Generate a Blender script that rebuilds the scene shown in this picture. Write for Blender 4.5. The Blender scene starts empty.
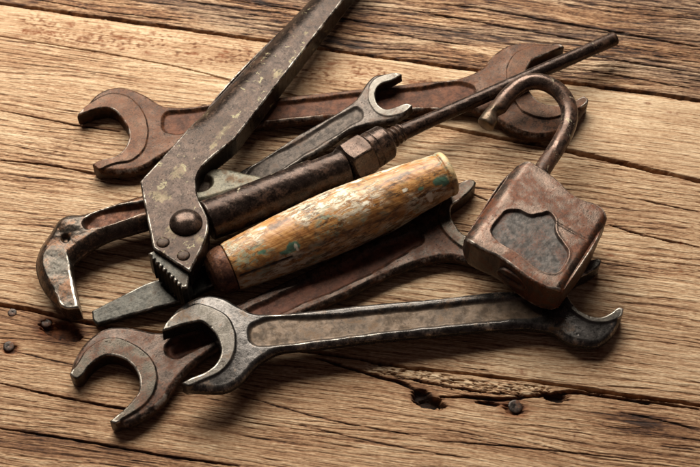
import bpy, math
import numpy as np
from mathutils import Matrix, Vector

S = bpy.context.scene
COL = S.collection
MM = 0.001
# ------------------------------------------------------------------ camera
EL = math.radians(55.0)
DIST = 875.0            # mm
LENS = 70.0
cam_d = bpy.data.cameras.new("camera")
cam = bpy.data.objects.new("camera", cam_d)
COL.objects.link(cam)
cam_d.lens = LENS
cam_d.sensor_width = 36.0
cam_d.clip_start = 0.02
cam_d.clip_end = 50
cam.location = (0, -DIST * math.cos(EL) * MM, DIST * math.sin(EL) * MM)
cam.rotation_euler = (math.pi / 2 - EL, 0, 0)
cam_d.dof.use_dof = True
cam_d.dof.focus_distance = (DIST - 8) * MM
cam_d.dof.aperture_fstop = 15.0
S.camera = cam
# ------------------------------------------------------------------ light
W = bpy.data.worlds.new("World")
S.world = W
W.use_nodes = True
bg = W.node_tree.nodes["Background"]
bg.inputs[0].default_value = (1.0, 0.74, 0.72, 1)
bg.inputs[1].default_value = 0.065


def area(name, loc, target, size, power, color):
    l = bpy.data.lights.new(name, "AREA")
    l.shape = "RECTANGLE"
    l.size, l.size_y = size
    l.energy = power
    l.color = color
    o = bpy.data.objects.new(name, l)
    COL.objects.link(o)
    o.location = loc
    d = Vector(target) - Vector(loc)
    o.rotation_euler = d.to_track_quat("-Z", "Y").to_euler()
    return o


area("window_light", (-0.17, 0.645, 0.66), (0.0, 0.04, 0), (1.0, 0.62), 29.5, (1.0, 0.945, 0.83))
S.view_settings.view_transform = "Standard"
S.view_settings.look = "None"
S.view_settings.exposure = 0.0
S.view_settings.gamma = 1.0

# ------------------------------------------------------------------ maths helpers
CAMP = np.array([0, -DIST * math.cos(EL), DIST * math.sin(EL)])
FWD = np.array([0, math.cos(EL), -math.sin(EL)])
UPV = np.array([0, math.sin(EL), math.cos(EL)])
RGT = np.array([1.0, 0, 0])


def ray(px, py):
    k = 36.0 / LENS / 700.0
    return FWD + (px - 350.0) * k * RGT - (py - 233.5) * k * UPV


def at(px, py, z):
    """point of the photograph at height z above the table (mm)"""
    d = ray(px, py)
    return CAMP + d * ((z - CAMP[2]) / d[2])


def nrm(v):
    return v / np.linalg.norm(v)


class Frame:
    """a plane lying in the pile; x runs from p1 to p2, y is level"""

    def __init__(self, p1, z1, p2, z2, roll=0.0):
        a, b = at(p1[0], p1[1], z1), at(p2[0], p2[1], z2)
        self.o = (a + b) / 2
        self.ex = nrm(b - a)
        self.ey = nrm(np.cross([0, 0, 1.0], self.ex))
        self.n = np.cross(self.ex, self.ey)
        if roll:
            c, s = math.cos(roll), math.sin(roll)
            self.ey, self.n = self.ey * c + self.n * s, self.n * c - self.ey * s

    def loc(self, px, py):
        d = ray(px, py)
        t = np.dot(self.o - CAMP, self.n) / np.dot(d, self.n)
        w = CAMP + d * t - self.o
        return (float(np.dot(w, self.ex)), float(np.dot(w, self.ey)))

    def pts(self, lst):
        return [self.loc(p[0], p[1]) + ((1,) if len(p) > 2 else ()) for p in lst]

    def matrix(self, drop=0.0):
        o = (self.o - self.n * drop) * MM
        return Matrix(((self.ex[0], self.ey[0], self.n[0], o[0]),
                       (self.ex[1], self.ey[1], self.n[1], o[1]),
                       (self.ex[2], self.ey[2], self.n[2], o[2]), (0, 0, 0, 1)))


def spline(pts, closed=True, sub=7):
    n = len(pts)
    P = [np.array(p[:2], float) for p in pts]
    C = [len(p) > 2 for p in pts]
    out = []
    for i in range(n if closed else n - 1):
        p1, p2 = P[i], P[(i + 1) % n]
        p0 = P[i - 1] if (closed or i > 0) else p1
        p3 = P[(i + 2) % n] if (closed or i < n - 2) else p2
        L = np.linalg.norm(p2 - p1) + 1e-9

        def tang(a, b, c):
            d1, d2 = np.linalg.norm(b - a) + 1e-9, np.linalg.norm(c - b) + 1e-9
            return ((b - a) / d1 * d2 + (c - b) / d2 * d1) / (d1 + d2)
        t1 = (p2 - p1) / L if (C[i] or p0 is p1) else tang(p0, p1, p2)
        t2 = (p2 - p1) / L if (C[(i + 1) % n] or p3 is p2) else tang(p1, p2, p3)
        for k in range(sub):
            t = k / sub
            h = (2*t**3-3*t**2+1, t**3-2*t**2+t, -2*t**3+3*t**2, t**3-t**2)
            out.append(h[0]*p1 + h[1]*L*t1 + h[2]*p2 + h[3]*L*t2)
    if not closed:
        out.append(P[-1])
    return np.array(out)


def sdf(poly, X, Y):
    """positive inside"""
    X = X.astype(np.float32); Y = Y.astype(np.float32)
    d2 = np.full(X.shape, 1e9, np.float32)
    ins = np.zeros(X.shape, bool)
    n = len(poly)
    for i in range(n):
        ax, ay = [np.float32(v) for v in poly[i]]
        bx, by = [np.float32(v) for v in poly[(i + 1) % n]]
        ex, ey = bx - ax, by - ay
        l2 = ex*ex + ey*ey
        if l2 < 1e-12:
            continue
        wx, wy = X - ax, Y - ay
        t = np.clip((wx*ex + wy*ey) / l2, 0, 1)
        qx, qy = wx - ex*t, wy - ey*t
        np.minimum(d2, qx*qx + qy*qy, out=d2)
        if ay != by:
            c = ((ay > Y) != (by > Y)) & (X < (bx-ax)*(Y-ay)/(by-ay)+ax)
            ins ^= c
    d = np.sqrt(d2)
    return np.where(ins, d, -d)


def pdist(poly, X, Y):
    """distance to an open polyline and the running length fraction"""
    d2 = np.full(X.shape, 1e9); tt = np.zeros(X.shape)
    n = len(poly)
    for i in range(n - 1):
        ax, ay = poly[i]; bx, by = poly[i + 1]
        ex, ey = bx - ax, by - ay
        wx, wy = X - ax, Y - ay
        t = np.clip((wx*ex + wy*ey) / (ex*ex + ey*ey + 1e-12), 0, 1)
        q = (wx-ex*t)**2 + (wy-ey*t)**2
        m = q < d2
        d2 = np.where(m, q, d2); tt = np.where(m, (i + t) / (n - 1), tt)
    return np.sqrt(d2), tt


def sst(a, b, x):
    t = np.clip((x - a) / (b - a), 0, 1)
    return t*t*(3 - 2*t)


def _h(ix, iy, seed):
    h = (ix.astype(np.int64)*374761393 + iy.astype(np.int64)*668265263 + seed*144665777) & 0xffffffff
    h = ((h ^ (h >> 13)) * 1274126177) & 0xffffffff
    h = h ^ (h >> 16)
    return (h & 0xffff) * (2*math.pi/65536.0)


def pn(x, y, seed=0):
    """gradient noise, about -1..1"""
    x = np.asarray(x, float); y = np.asarray(y, float)
    ix, iy = np.floor(x).astype(np.int64), np.floor(y).astype(np.int64)
    fx, fy = x - ix, y - iy
    u = fx*fx*fx*(fx*(fx*6-15)+10); v = fy*fy*fy*(fy*(fy*6-15)+10)

    def g(dx, dy):
        a = _h(ix+dx, iy+dy, seed)
        return np.cos(a)*(fx-dx) + np.sin(a)*(fy-dy)
    a = g(0, 0)*(1-u) + g(1, 0)*u
    b = g(0, 1)*(1-u) + g(1, 1)*u
    return (a*(1-v) + b*v)*1.5


def fbm(x, y, seed=0, oc=4, gain=0.5):
    s = 0; a = 1.0; f = 1.0; tot = 0
    for k in range(oc):
        s = s + a*pn(x*f + 17.3*k, y*f - 9.1*k, seed + 13*k); tot += a
        a *= gain; f *= 2.03
    return s / tot


def blur(a, r):
    k = np.exp(-0.5*(np.arange(-3*r, 3*r+1)/max(r, 1))**2); k /= k.sum()
    b = np.pad(a, 3*r, mode="edge")
    b = np.apply_along_axis(lambda m: np.convolve(m, k, "valid"), 0, b)
    return np.apply_along_axis(lambda m: np.convolve(m, k, "valid"), 1, b)


# ------------------------------------------------------------------ mesh helpers
def raw_mesh(name, V, loops, starts, totals, attrs=None, normals=None):
    me = bpy.data.meshes.new(name)
    me.vertices.add(len(V)); me.loops.add(len(loops)); me.polygons.add(len(starts))
    me.vertices.foreach_set("co", np.asarray(V*MM, np.float32).ravel())
    me.loops.foreach_set("vertex_index", np.asarray(loops, np.int32))
    me.polygons.foreach_set("loop_start", np.asarray(starts, np.int32))
    me.polygons.foreach_set("loop_total", np.asarray(totals, np.int32))
    me.polygons.foreach_set("use_smooth", np.ones(len(starts), bool))
    for k, a in (attrs or {}).items():
        at_ = me.attributes.new(k, "FLOAT", "POINT")
        at_.data.foreach_set("value", np.asarray(a, np.float32))
    me.update(calc_edges=True)
    if normals is not None:
        me.normals_split_custom_set_from_vertices([tuple(v) for v in normals])
    return me


def link(name, me, mat, parent=None, matrix=None):
    o = bpy.data.objects.new(name, me)
    COL.objects.link(o)
    if mat is not None:
        me.materials.append(mat)
    if parent is not None:
        o.parent = parent
        if matrix is not None:
            o.matrix_parent_inverse = Matrix()
            o.matrix_basis = parent.matrix_basis.inverted() @ matrix
    elif matrix is not None:
        o.matrix_basis = matrix
    return o


def tag(o, label=None, cat=None, group=None, kind=None):
    if label: o["label"] = label
    if cat: o["category"] = cat
    if group: o["group"] = group
    if kind: o["kind"] = kind
    return o


def thing(name, matrix, label, cat, group=None):
    o = bpy.data.objects.new(name, None)
    o.empty_display_size = 0.01
    COL.objects.link(o)
    o.matrix_basis = matrix
    return tag(o, label, cat, group)


def heightfield(poly, T, zdrop, res=0.45, seed=0, extra=None):
    """a solid plate: outline poly (mm), thickness T, drop below the faces given by zdrop(X, Y, D)"""
    lo, hi = poly.min(0) - 2*res, poly.max(0) + 2*res
    xs = np.arange(lo[0], hi[0]+res, res); ys = np.arange(lo[1], hi[1]+res, res)
    X, Y = np.meshgrid(xs, ys, indexing="ij")
    D = sdf(poly, X, Y)
    D = D + 0.10*pn(X/5, Y/5, seed+3) + 0.05*pn(X/1.6, Y/1.6, seed+4)
    drop, at_ = zdrop(X, Y, np.maximum(D, 0))
    conv = -(drop) - blur(-np.where(D > 0, drop, drop + 2.2), 3)
    at_ = dict(at_)
    at_["wear"] = np.clip(conv*1.6, 0, 1.5)
    at_["side"] = 0*X
    ins = D > 0
    nx, ny = X.shape
    idx = np.full(X.shape, -1, np.int64)
    idx[ins] = np.arange(ins.sum())
    px, py, pz = [X[ins]], [Y[ins]], [drop[ins]]
    pa = {k: [a[ins]] for k, a in at_.items()}
    base = int(ins.sum())

    def cross(i0, j0, i1, j1, base):
        t = D[i0, j0] / (D[i0, j0] - D[i1, j1])
        for L, A in ((px, X), (py, Y), (pz, drop)):
            L.append(A[i0, j0]*(1-t) + A[i1, j1]*t)
        for k, a in at_.items():
            pa[k].append(a[i0, j0]*(1-t) + a[i1, j1]*t)
        return base + np.arange(len(i0))
    hx = np.full(X.shape, -1, np.int64); hy = np.full(X.shape, -1, np.int64)
    i, j = np.nonzero(ins[:-1] != ins[1:])
    hx[i, j] = cross(i, j, i+1, j, base); base += len(i)
    i, j = np.nonzero(ins[:, :-1] != ins[:, 1:])
    hy[i, j] = cross(i, j, i, j+1, base); base += len(i)
    x = np.concatenate(px); y = np.concatenate(py); z = np.concatenate(pz)
    A = {k: np.concatenate(v) for k, v in pa.items()}
    N = len(x)
    c = ins[:-1, :-1].astype(int) + ins[1:, :-1] + ins[:-1, 1:] + ins[1:, 1:]
    i, j = np.nonzero(c == 4)
    Q = np.stack([idx[i, j], idx[i+1, j], idx[i+1, j+1], idx[i, j+1]], 1)
    polys, walls = [], []
    for i, j in zip(*np.nonzero((c > 0) & (c < 4))):
        ring = [(idx[i, j], hx[i, j]), (idx[i+1, j], hy[i+1, j]), (idx[i+1, j+1], hx[i, j+1]), (idx[i, j+1], hy[i, j])]
        pl = []
        for v, e in ring:
            if v >= 0: pl.append((v, 0))
            if e >= 0: pl.append((e, 1))
        if len(pl) < 3: continue
        polys.append([p[0] for p in pl])
        for k in range(len(pl)):
            a, b = pl[k], pl[(k+1) % len(pl)]
            if a[1] and b[1]: walls.append((a[0], b[0]))
    walls = np.array(walls)
    V = np.concatenate([np.stack([x, y, T - z], 1), np.stack([x, y, z], 1)])
    faces = [Q, Q[:, ::-1] + N]
    # the side wall, in rows
    wb = np.unique(walls.ravel())
    wi = np.full(N, -1); wi[wb] = np.arange(len(wb))
    WA, WB = wi[walls[:, 0]], wi[walls[:, 1]]
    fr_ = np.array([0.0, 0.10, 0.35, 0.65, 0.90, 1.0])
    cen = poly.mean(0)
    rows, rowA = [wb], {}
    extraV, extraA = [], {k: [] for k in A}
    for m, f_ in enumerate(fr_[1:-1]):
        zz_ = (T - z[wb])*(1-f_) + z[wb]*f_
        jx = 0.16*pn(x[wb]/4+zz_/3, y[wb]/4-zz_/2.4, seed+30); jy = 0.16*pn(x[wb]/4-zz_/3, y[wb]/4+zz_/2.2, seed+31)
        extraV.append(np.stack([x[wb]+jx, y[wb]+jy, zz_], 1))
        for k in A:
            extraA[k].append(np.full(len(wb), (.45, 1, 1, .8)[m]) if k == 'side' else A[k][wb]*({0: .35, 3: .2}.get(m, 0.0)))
        rows.append(2*N + m*len(wb) + np.arange(len(wb)))
    rows.append(wb + N)
    for m in range(len(rows)-1):
        faces.append(np.stack([rows[m][WB], rows[m][WA], rows[m+1][WA], rows[m+1][WB]], 1))
    V = np.concatenate([V] + extraV)
    quads = np.concatenate(faces)
    loops = [quads.ravel()]; tot = [np.full(len(quads), 4)]
    pl_l, pl_t = [], []
    for p in polys:
        pl_l += p; pl_t.append(len(p))
        pl_l += [v + N for v in p[::-1]]; pl_t.append(len(p))
    loops = np.concatenate([loops[0], np.array(pl_l, np.int64)])
    tot = np.concatenate([tot[0], np.array(pl_t, np.int64)])
    A = {k: np.concatenate([a, a] + extraA[k]) for k, a in A.items()}
    return V, loops, tot, A


def starts_of(tot):
    return np.concatenate([[0], np.cumsum(tot)[:-1]])


def split_build(names, cuts, V, loops, tot, A, mat, parent, matrix):
    """the solid as neighbouring parts along x, with the normals of the whole"""
    st = starts_of(tot)
    full = raw_mesh("whole", V, loops, st, tot)
    nv = np.empty(len(V)*3, np.float32)
    full.vertex_normals.foreach_get("vector", nv)
    nv = nv.reshape(-1, 3)
    bpy.data.meshes.remove(full)
    fx = np.add.reduceat(V[loops, 0], st) / tot
    seg = np.digitize(fx, cuts)
    lf = np.repeat(np.arange(len(tot)), tot)
    outs = []
    for k, nm in enumerate(names):
        fs = seg == k
        lm = fs[lf]
        used, inv = np.unique(loops[lm], return_inverse=True)
        me = raw_mesh(nm, V[used], inv, starts_of(tot[fs]), tot[fs], {a: v[used] for a, v in A.items()}, nv[used])
        outs.append(link(nm, me, mat, parent, matrix))
    return outs


def edge(D, r):
    return r*np.clip(1 - D/r, 0, 1)**2


def lathe(name, frame_pts, prof, mat, parent=None, seg=72, step=0.6, rfun=None, noise=0.15, seed=0, flat=1.0, wfun=None):
    """turned solid about the axis p->q (world mm); prof = [(t mm, r mm)...]"""
    p, q = frame_pts
    ax = nrm(q - p)
    ey = nrm(np.cross([0, 0, 1.0], ax)) if abs(ax[2]) < 0.95 else nrm(np.cross([0, 1.0, 0], ax))
    n = np.cross(ax, ey)
    M = Matrix(((ax[0], ey[0], n[0], p[0]*MM), (ax[1], ey[1], n[1], p[1]*MM), (ax[2], ey[2], n[2], p[2]*MM), (0, 0, 0, 1)))
    T, R = [], []
    for (a, ra), (b, rb) in zip(prof[:-1], prof[1:]):
        k = max(1, int(math.ceil(math.hypot(b-a, rb-ra)/step)))
        for m in range(k):
            T.append(a+(b-a)*m/k); R.append(ra+(rb-ra)*m/k)
    T.append(prof[-1][0]); R.append(prof[-1][1])
    T, R = np.array(T), np.array(R)
    th = np.arange(seg)*2*math.pi/seg
    TT, TH = np.meshgrid(T, th, indexing="ij")
    RR = np.repeat(R[:, None], seg, 1)
    if rfun: RR = rfun(TT, TH, RR)
    rm = max(R)
    cx, cy = np.cos(TH)*6, np.sin(TH)*6
    nz = fbm(TT/9 + cx*0.35, cy*0.35 + TT/31, seed, 4) + 0.4*pn(TT/2.0 + cx*.9, cy*.9, seed+5)
    RR = RR*(1 + 0*nz) + noise*nz*np.clip(RR/(0.3*rm), 0, 1)
    V = np.stack([TT, RR*np.cos(TH), RR*np.sin(TH)*flat], -1)
    nt = len(T)
    V = V.reshape(-1, 3)
    i = np.arange(nt-1)[:, None]; j = np.arange(seg)[None, :]
    a = i*seg+j; b = i*seg+(j+1) % seg
    F = np.stack([a, a+seg, b+seg, b], -1).reshape(-1, 4)
    F = F[:, ::-1]
    Rb = np.repeat(blur(R[:, None], 2)[:, 0][:, None], seg, 1) if nt > 20 else RR
    A = {"side": np.zeros(len(V)), "wear": np.clip(((RR-Rb)*3 + (wfun(TT, TH) if wfun else 0)).ravel(), 0, 1.5), "groove": np.zeros(len(V)), "pad": np.zeros(len(V))}
    loops = F.ravel(); tot = np.full(len(F), 4)
    caps = [list(range(seg))[::-1], list(range((nt-1)*seg, nt*seg))]
    loops = np.concatenate([loops, np.array(caps[0]), np.array(caps[1])]); tot = np.concatenate([tot, [seg, seg]])
    me = raw_mesh(name, V, loops, starts_of(tot), tot, A)
    return link(name, me, mat, parent, M)


# ------------------------------------------------------------------ materials
class NT:
    def __init__(self, name):
        self.m = bpy.data.materials.new(name)
        self.m.use_nodes = True
        self.t = self.m.node_tree
        self.b = self.t.nodes["Principled BSDF"]

    def n(self, typ, **kw):
        nd = self.t.nodes.new(typ)
        for k, v in kw.items():
            if k in ("inp",):
                for a, b in v.items(): nd.inputs[a].default_value = b
            else:
                setattr(nd, k, v)
        return nd

    def l(self, a, b): self.t.links.new(a, b)

    def attr(self, nm): return self.n("ShaderNodeAttribute", attribute_name=nm).outputs["Fac"]

    def coord(self, loc=(0, 0, 0), scale=(1, 1, 1)):
        c = self.n("ShaderNodeTexCoord"); mp = self.n("ShaderNodeMapping")
        mp.inputs["Location"].default_value = loc; mp.inputs["Scale"].default_value = scale
        self.l(c.outputs["Object"], mp.inputs["Vector"]); return mp.outputs["Vector"]

    def noise(self, vec, scale, detail=4, rough=0.55, dist=0.0):
        nd = self.n("ShaderNodeTexNoise")
        nd.inputs["Scale"].default_value = scale; nd.inputs["Detail"].default_value = detail
        nd.inputs["Roughness"].default_value = rough; nd.inputs["Distortion"].default_value = dist
        self.l(vec, nd.inputs["Vector"]); return nd.outputs["Fac"]

    def math(self, op, a, b=None, c=None, clamp=False):
        nd = self.n("ShaderNodeMath", operation=op, use_clamp=clamp)
        for k, v in enumerate((a, b, c)):
            if v is None: continue
            if isinstance(v, (int, float)): nd.inputs[k].default_value = v
            else: self.l(v, nd.inputs[k])
        return nd.outputs[0]

    def step(self, x, lo, hi):
        nd = self.n("ShaderNodeMapRange", interpolation_type="SMOOTHSTEP")
        self.l(x, nd.inputs["Value"])
        for k, v in (("From Min", lo), ("From Max", hi)):
            if isinstance(v, (int, float)): nd.inputs[k].default_value = v
            else: self.l(v, nd.inputs[k])
        return nd.outputs["Result"]

    def mix(self, f, a, b, blend="MIX"):
        nd = self.n("ShaderNodeMix", data_type="RGBA", blend_type=blend)
        for s, v in ((nd.inputs[0], f), (nd.inputs[6], a), (nd.inputs[7], b)):
            if isinstance(v, (int, float)): s.default_value = v
            elif isinstance(v, tuple): s.default_value = v + (1,) if len(v) == 3 else v
            else: self.l(v, s)
        return nd.outputs[2]

    def mixf(self, f, a, b):
        nd = self.n("ShaderNodeMix", data_type="FLOAT")
        for s, v in ((nd.inputs[0], f), (nd.inputs[2], a), (nd.inputs[3], b)):
            if isinstance(v, (int, float)): s.default_value = v
            else: self.l(v, s)
        return nd.outputs[0]

    def ramp(self, f, stops):
        nd = self.n("ShaderNodeValToRGB")
        el = nd.color_ramp.elements
        while len(el) < len(stops): el.new(0.5)
        for e, (p, c) in zip(el, stops): e.position = p; e.color = c + (1,)
        self.l(f, nd.inputs[0]); return nd.outputs[0]

    def bump(self, h, strength, dist):
        nd = self.n("ShaderNodeBump")
        nd.inputs["Strength"].default_value = strength; nd.inputs["Distance"].default_value = dist
        self.l(h, nd.inputs["Height"]); self.l(nd.outputs[0], self.b.inputs["Normal"])

    def out(self, **kw):
        for k, v in kw.items():
            s = self.b.inputs[k.replace("_", " ")]
            if isinstance(v, (int, float)): s.default_value = v
            elif isinstance(v, tuple): s.default_value = v + (1,)
            else: self.l(v, s)
        return self.m


def steel(name, metal, rust, amount, groove=None, groove_amt=0.0, pad=None, pad_amt=0.0, edge_col=(0.55, 0.50, 0.44), edge_amt=1.0,
          rough=(0.36, 0.66), flecks=None, fleck_amt=0.0, seed=0.0, pit=1.0, side=0.8, metalness=0.72, streak=None):
    t = NT(name)
    v = t.coord((seed*1.37, seed*0.71, seed*2.1))
    big = t.noise(v, 45, 5, 0.6, 0.4); mid = t.noise(v, 190, 6, 0.65); fine = t.noise(v, 900, 4, 0.6); grit = t.noise(v, 2600, 2, 0.5)
    f = t.math("ADD", t.math("MULTIPLY", big, 0.5), t.math("ADD", t.math("MULTIPLY", mid, 0.35), t.math("MULTIPLY", fine, 0.15)))
    th = 0.62 - 0.24*amount
    rm = t.step(f, th-0.05, th+0.07)
    tone = t.step(t.math("ADD", t.math("MULTIPLY", mid, 0.6), t.math("MULTIPLY", fine, 0.4)), 0.32, 0.68)
    mc = t.mix(tone, tuple(c*0.38 for c in metal), tuple(min(1, c*1.65) for c in metal))
    rc = t.mix(t.step(t.math("ADD", t.math("MULTIPLY", mid, 0.5), t.math("MULTIPLY", fine, 0.5)), 0.36, 0.62), tuple(c*0.30 for c in rust), tuple(min(1, c*1.6) for c in rust))
    col = t.mix(rm, mc, rc)
    met = t.mixf(rm, metalness, 0.12)
    rg = t.mixf(rm, rough[0], rough[1])
    if groove:
        g = t.math("MULTIPLY", t.attr("groove"), t.mixf(t.step(f, 0.40, 0.60), groove_amt, groove_amt*0.45), clamp=True)
        gc = t.mix(t.step(mid, 0.36, 0.66), tuple(c*0.5 for c in groove), tuple(min(1, c*1.4) for c in groove))
        col = t.mix(g, col, gc); met = t.mixf(g, met, 0.15); rg = t.mixf(g, rg, 0.62)
    if pad:
        p = t.math("MULTIPLY", t.attr("pad"), t.mixf(t.step(f, 0.44, 0.58), pad_amt, pad_amt*0.25), clamp=True)
        col = t.mix(p, col, t.mix(tone, tuple(c*0.6 for c in pad), tuple(min(1, c*1.3) for c in pad))); met = t.mixf(p, met, 0.9); rg = t.mixf(p, rg, 0.36)
    w = t.math("MULTIPLY", t.math("MULTIPLY", t.step(t.math("ADD", t.math("MULTIPLY", t.noise(t.coord((seed, 9, 2)), 140, 4, 0.65), 0.6), t.math("MULTIPLY", t.noise(t.coord((seed, 4, 7)), 40, 2), 0.4)), 0.42, 0.60), t.step(t.math("ADD", t.attr("wear"), t.math("MULTIPLY", t.math("SUBTRACT", f, 0.5), 3.4)), 0.85, 1.5)), edge_amt, clamp=True)
    col = t.mix(w, col, edge_col); met = t.mixf(w, met, 0.95); rg = t.mixf(w, rg, 0.36)
    sd_ = t.math("MULTIPLY", t.attr("side"), side)  # side walls painted darker: the shade of a backlit pile put into their colour
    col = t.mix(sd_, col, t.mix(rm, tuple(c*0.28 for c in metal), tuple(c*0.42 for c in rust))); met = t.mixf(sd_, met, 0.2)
    dust = t.math("MULTIPLY", t.step(t.noise(v, 1300, 3, 0.7), 0.60, 0.72), t.step(t.noise(t.coord((seed, 8, 3)), 75, 3, 0.6), 0.46, 0.66))
    col = t.mix(t.math("MULTIPLY", dust, 0.40), col, (0.36, 0.28, 0.20)); met = t.mixf(dust, met, 0.1)
    pits = t.math("MULTIPLY", t.step(t.noise(t.coord((seed+3, 2, 6)), 620, 4, 0.65), 0.58, 0.68), t.step(t.noise(t.coord((seed+1, 5, 6)), 60, 3, 0.6), 0.44, 0.62))
    col = t.mix(t.math("MULTIPLY", pits, 0.7), col, (0.020, 0.012, 0.009)); rg = t.mixf(pits, rg, 0.7)
    if flecks:
        vs = t.coord((seed*0.3+4, 1, 2), streak or (1, 1, 1))
        fl = t.noise(vs, 130, 7, 0.72, 0.8)
        fm = t.step(fl, 0.66-0.16*fleck_amt, 0.72-0.16*fleck_amt)
        fm = t.math("MULTIPLY", fm, t.step(t.noise(vs, 28, 2), 0.46, 0.60))
        col = t.mix(fm, col, flecks); met = t.mixf(fm, met, 0.0); rg = t.mixf(fm, rg, 0.6)
    scr = t.noise(t.coord((seed, 3, 1), (30, 420, 420)), 4, 3, 0.6)
    rg = t.math("ADD", rg, t.math("MULTIPLY", t.math("SUBTRACT", scr, 0.5), 0.25))
    h = t.math("ADD", t.math("MULTIPLY", mid, 0.30), t.math("ADD", t.math("MULTIPLY", fine, 0.55), t.math("MULTIPLY", grit, 0.30)))
    t.bump(h, 0.24*pit, 0.0006)
    return t.out(Base_Color=col, Metallic=met, Roughness=rg, Specular_IOR_Level=0.16)


def wood_board_mat():
    t = NT("weathered_wood")
    tone = t.attr("tone")
    v = t.coord((0.3, 0.1, 0), (1, 1, 1))
    fib = t.noise(t.coord((0, 0, 0), (14, 520, 30)), 2.6, 4, 0.65)
    fib2 = t.noise(t.coord((2, 5, 0), (60, 1500, 30)), 1.6, 2, 0.6)
    spk = t.noise(v, 420, 5, 0.7)
    f = t.math("ADD", tone, t.math("ADD", t.math("MULTIPLY", t.math("SUBTRACT", fib, 0.5), 0.62), t.math("MULTIPLY", t.math("SUBTRACT", fib2, 0.5), 0.34)))
    f = t.math("ADD", f, t.math("MULTIPLY", t.math("SUBTRACT", spk, 0.5), 0.34))
    col = t.ramp(f, [(0.0, (0.014, 0.006, 0.004)), (0.22, (0.076, 0.031, 0.014)), (0.42, (0.205, 0.100, 0.047)),
                     (0.62, (0.365, 0.228, 0.130)), (0.82, (0.53, 0.388, 0.252)), (1.0, (0.65, 0.515, 0.362))])
    st = t.math("MULTIPLY", t.attr("stain"), t.step(t.noise(v, 160, 5, 0.7), 0.30, 0.62), clamp=True)
    col = t.mix(st, col, (0.17, 0.055, 0.018))
    gr = t.attr("grey")
    col = t.mix(gr, col, t.mix(t.step(f, 0.2, 0.8), (0.05, 0.036, 0.030), (0.36, 0.28, 0.205)))
    h = t.math("ADD", t.math("MULTIPLY", fib, 1.0), t.math("ADD", t.math("MULTIPLY", fib2, 0.5), t.math("MULTIPLY", spk, 0.3)))
    t.bump(h, 0.9, 0.0008)
    return t.out(Base_Color=col, Roughness=t.mixf(fib, 0.62, 0.85), Specular_IOR_Level=0.28)


def painted_wood_mat():
    t = NT("paint_spattered_wood")
    v = t.coord((1.1, 0.4, 0.2))
    gr = t.noise(t.coord((0, 0, 0), (16, 260, 260)), 2.4, 5, 0.65, 0.5)
    mid = t.noise(v, 110, 6, 0.65, 0.3); fine = t.noise(v, 800, 4, 0.65)
    col = t.ramp(gr, [(0.22, (0.090, 0.032, 0.010)), (0.40, (0.29, 0.115, 0.028)), (0.56, (0.44, 0.215, 0.066)), (0.8, (0.60, 0.37, 0.15))])
    # grime
    col = t.mix(t.math("MULTIPLY", t.step(mid, 0.50, 0.68), 0.75), col, (0.045, 0.020, 0.012))
    # worn off-white paint along the grain
    pw = t.noise(t.coord((3, 1, 2), (0.5, 1.3, 1.3)), 210, 9, 0.80, 0.35)
    big = t.noise(t.coord((2, 1, 2), (.8, 1.2, 1.2)), 34, 3)
    m = t.math("MULTIPLY", t.step(pw, 0.46, 0.53), t.step(big, 0.42, 0.54))
    col = t.mix(t.math("MULTIPLY", m, 0.92), col, t.mix(fine, (0.46, 0.38, 0.26), (0.80, 0.73, 0.58)))
    # brown scuffs and grime in the grain
    dk = t.noise(t.coord((8, 3, 1), (0.4, 1.6, 1.6)), 240, 8, 0.78, 0.3)
    col = t.mix(t.math("MULTIPLY", t.step(dk, 0.49, 0.57), t.math("MULTIPLY", t.step(t.noise(v, 32, 3), 0.44, 0.60), 0.9)), col, (0.060, 0.028, 0.014))
    # green paint
    gp = t.noise(t.coord((7, 2, 9), (0.7, 1.2, 1.2)), 150, 9, 0.78, 0.4)
    g = t.math("MULTIPLY", t.math("MULTIPLY", t.step(gp, 0.49, 0.57), t.step(t.noise(t.coord((5, 5, 1)), 38, 2), .46, .60)), 0.75)
    col = t.mix(g, col, t.mix(fine, (0.13, 0.17, 0.11), (0.36, 0.42, 0.31)))
    col = t.mix(t.math("MULTIPLY", t.attr("rim"), t.step(mid, .35, .55)), col, (0.50, 0.36, 0.19))
    # drops with their own outline
    sp = t.attr("drop_green"); sw = t.attr("drop_white")
    col = t.mix(sp, col, (0.085, 0.16, 0.105)); col = t.mix(sw, col, (0.80, 0.72, 0.58))
    ck = t.attr("groove")
    col = t.mix(ck, col, (0.016, 0.008, 0.004))
    h = t.math("ADD", t.math("MULTIPLY", gr, 0.5), t.math("ADD", t.math("MULTIPLY", m, 0.5), t.math("ADD", t.math("MULTIPLY", fine, 0.35), t.math("MULTIPLY", mid, 0.5))))
    t.bump(h, 0.5, 0.0006)
    return t.out(Base_Color=col, Roughness=t.mixf(mid, 0.28, 0.55), Specular_IOR_Level=0.5)


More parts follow.
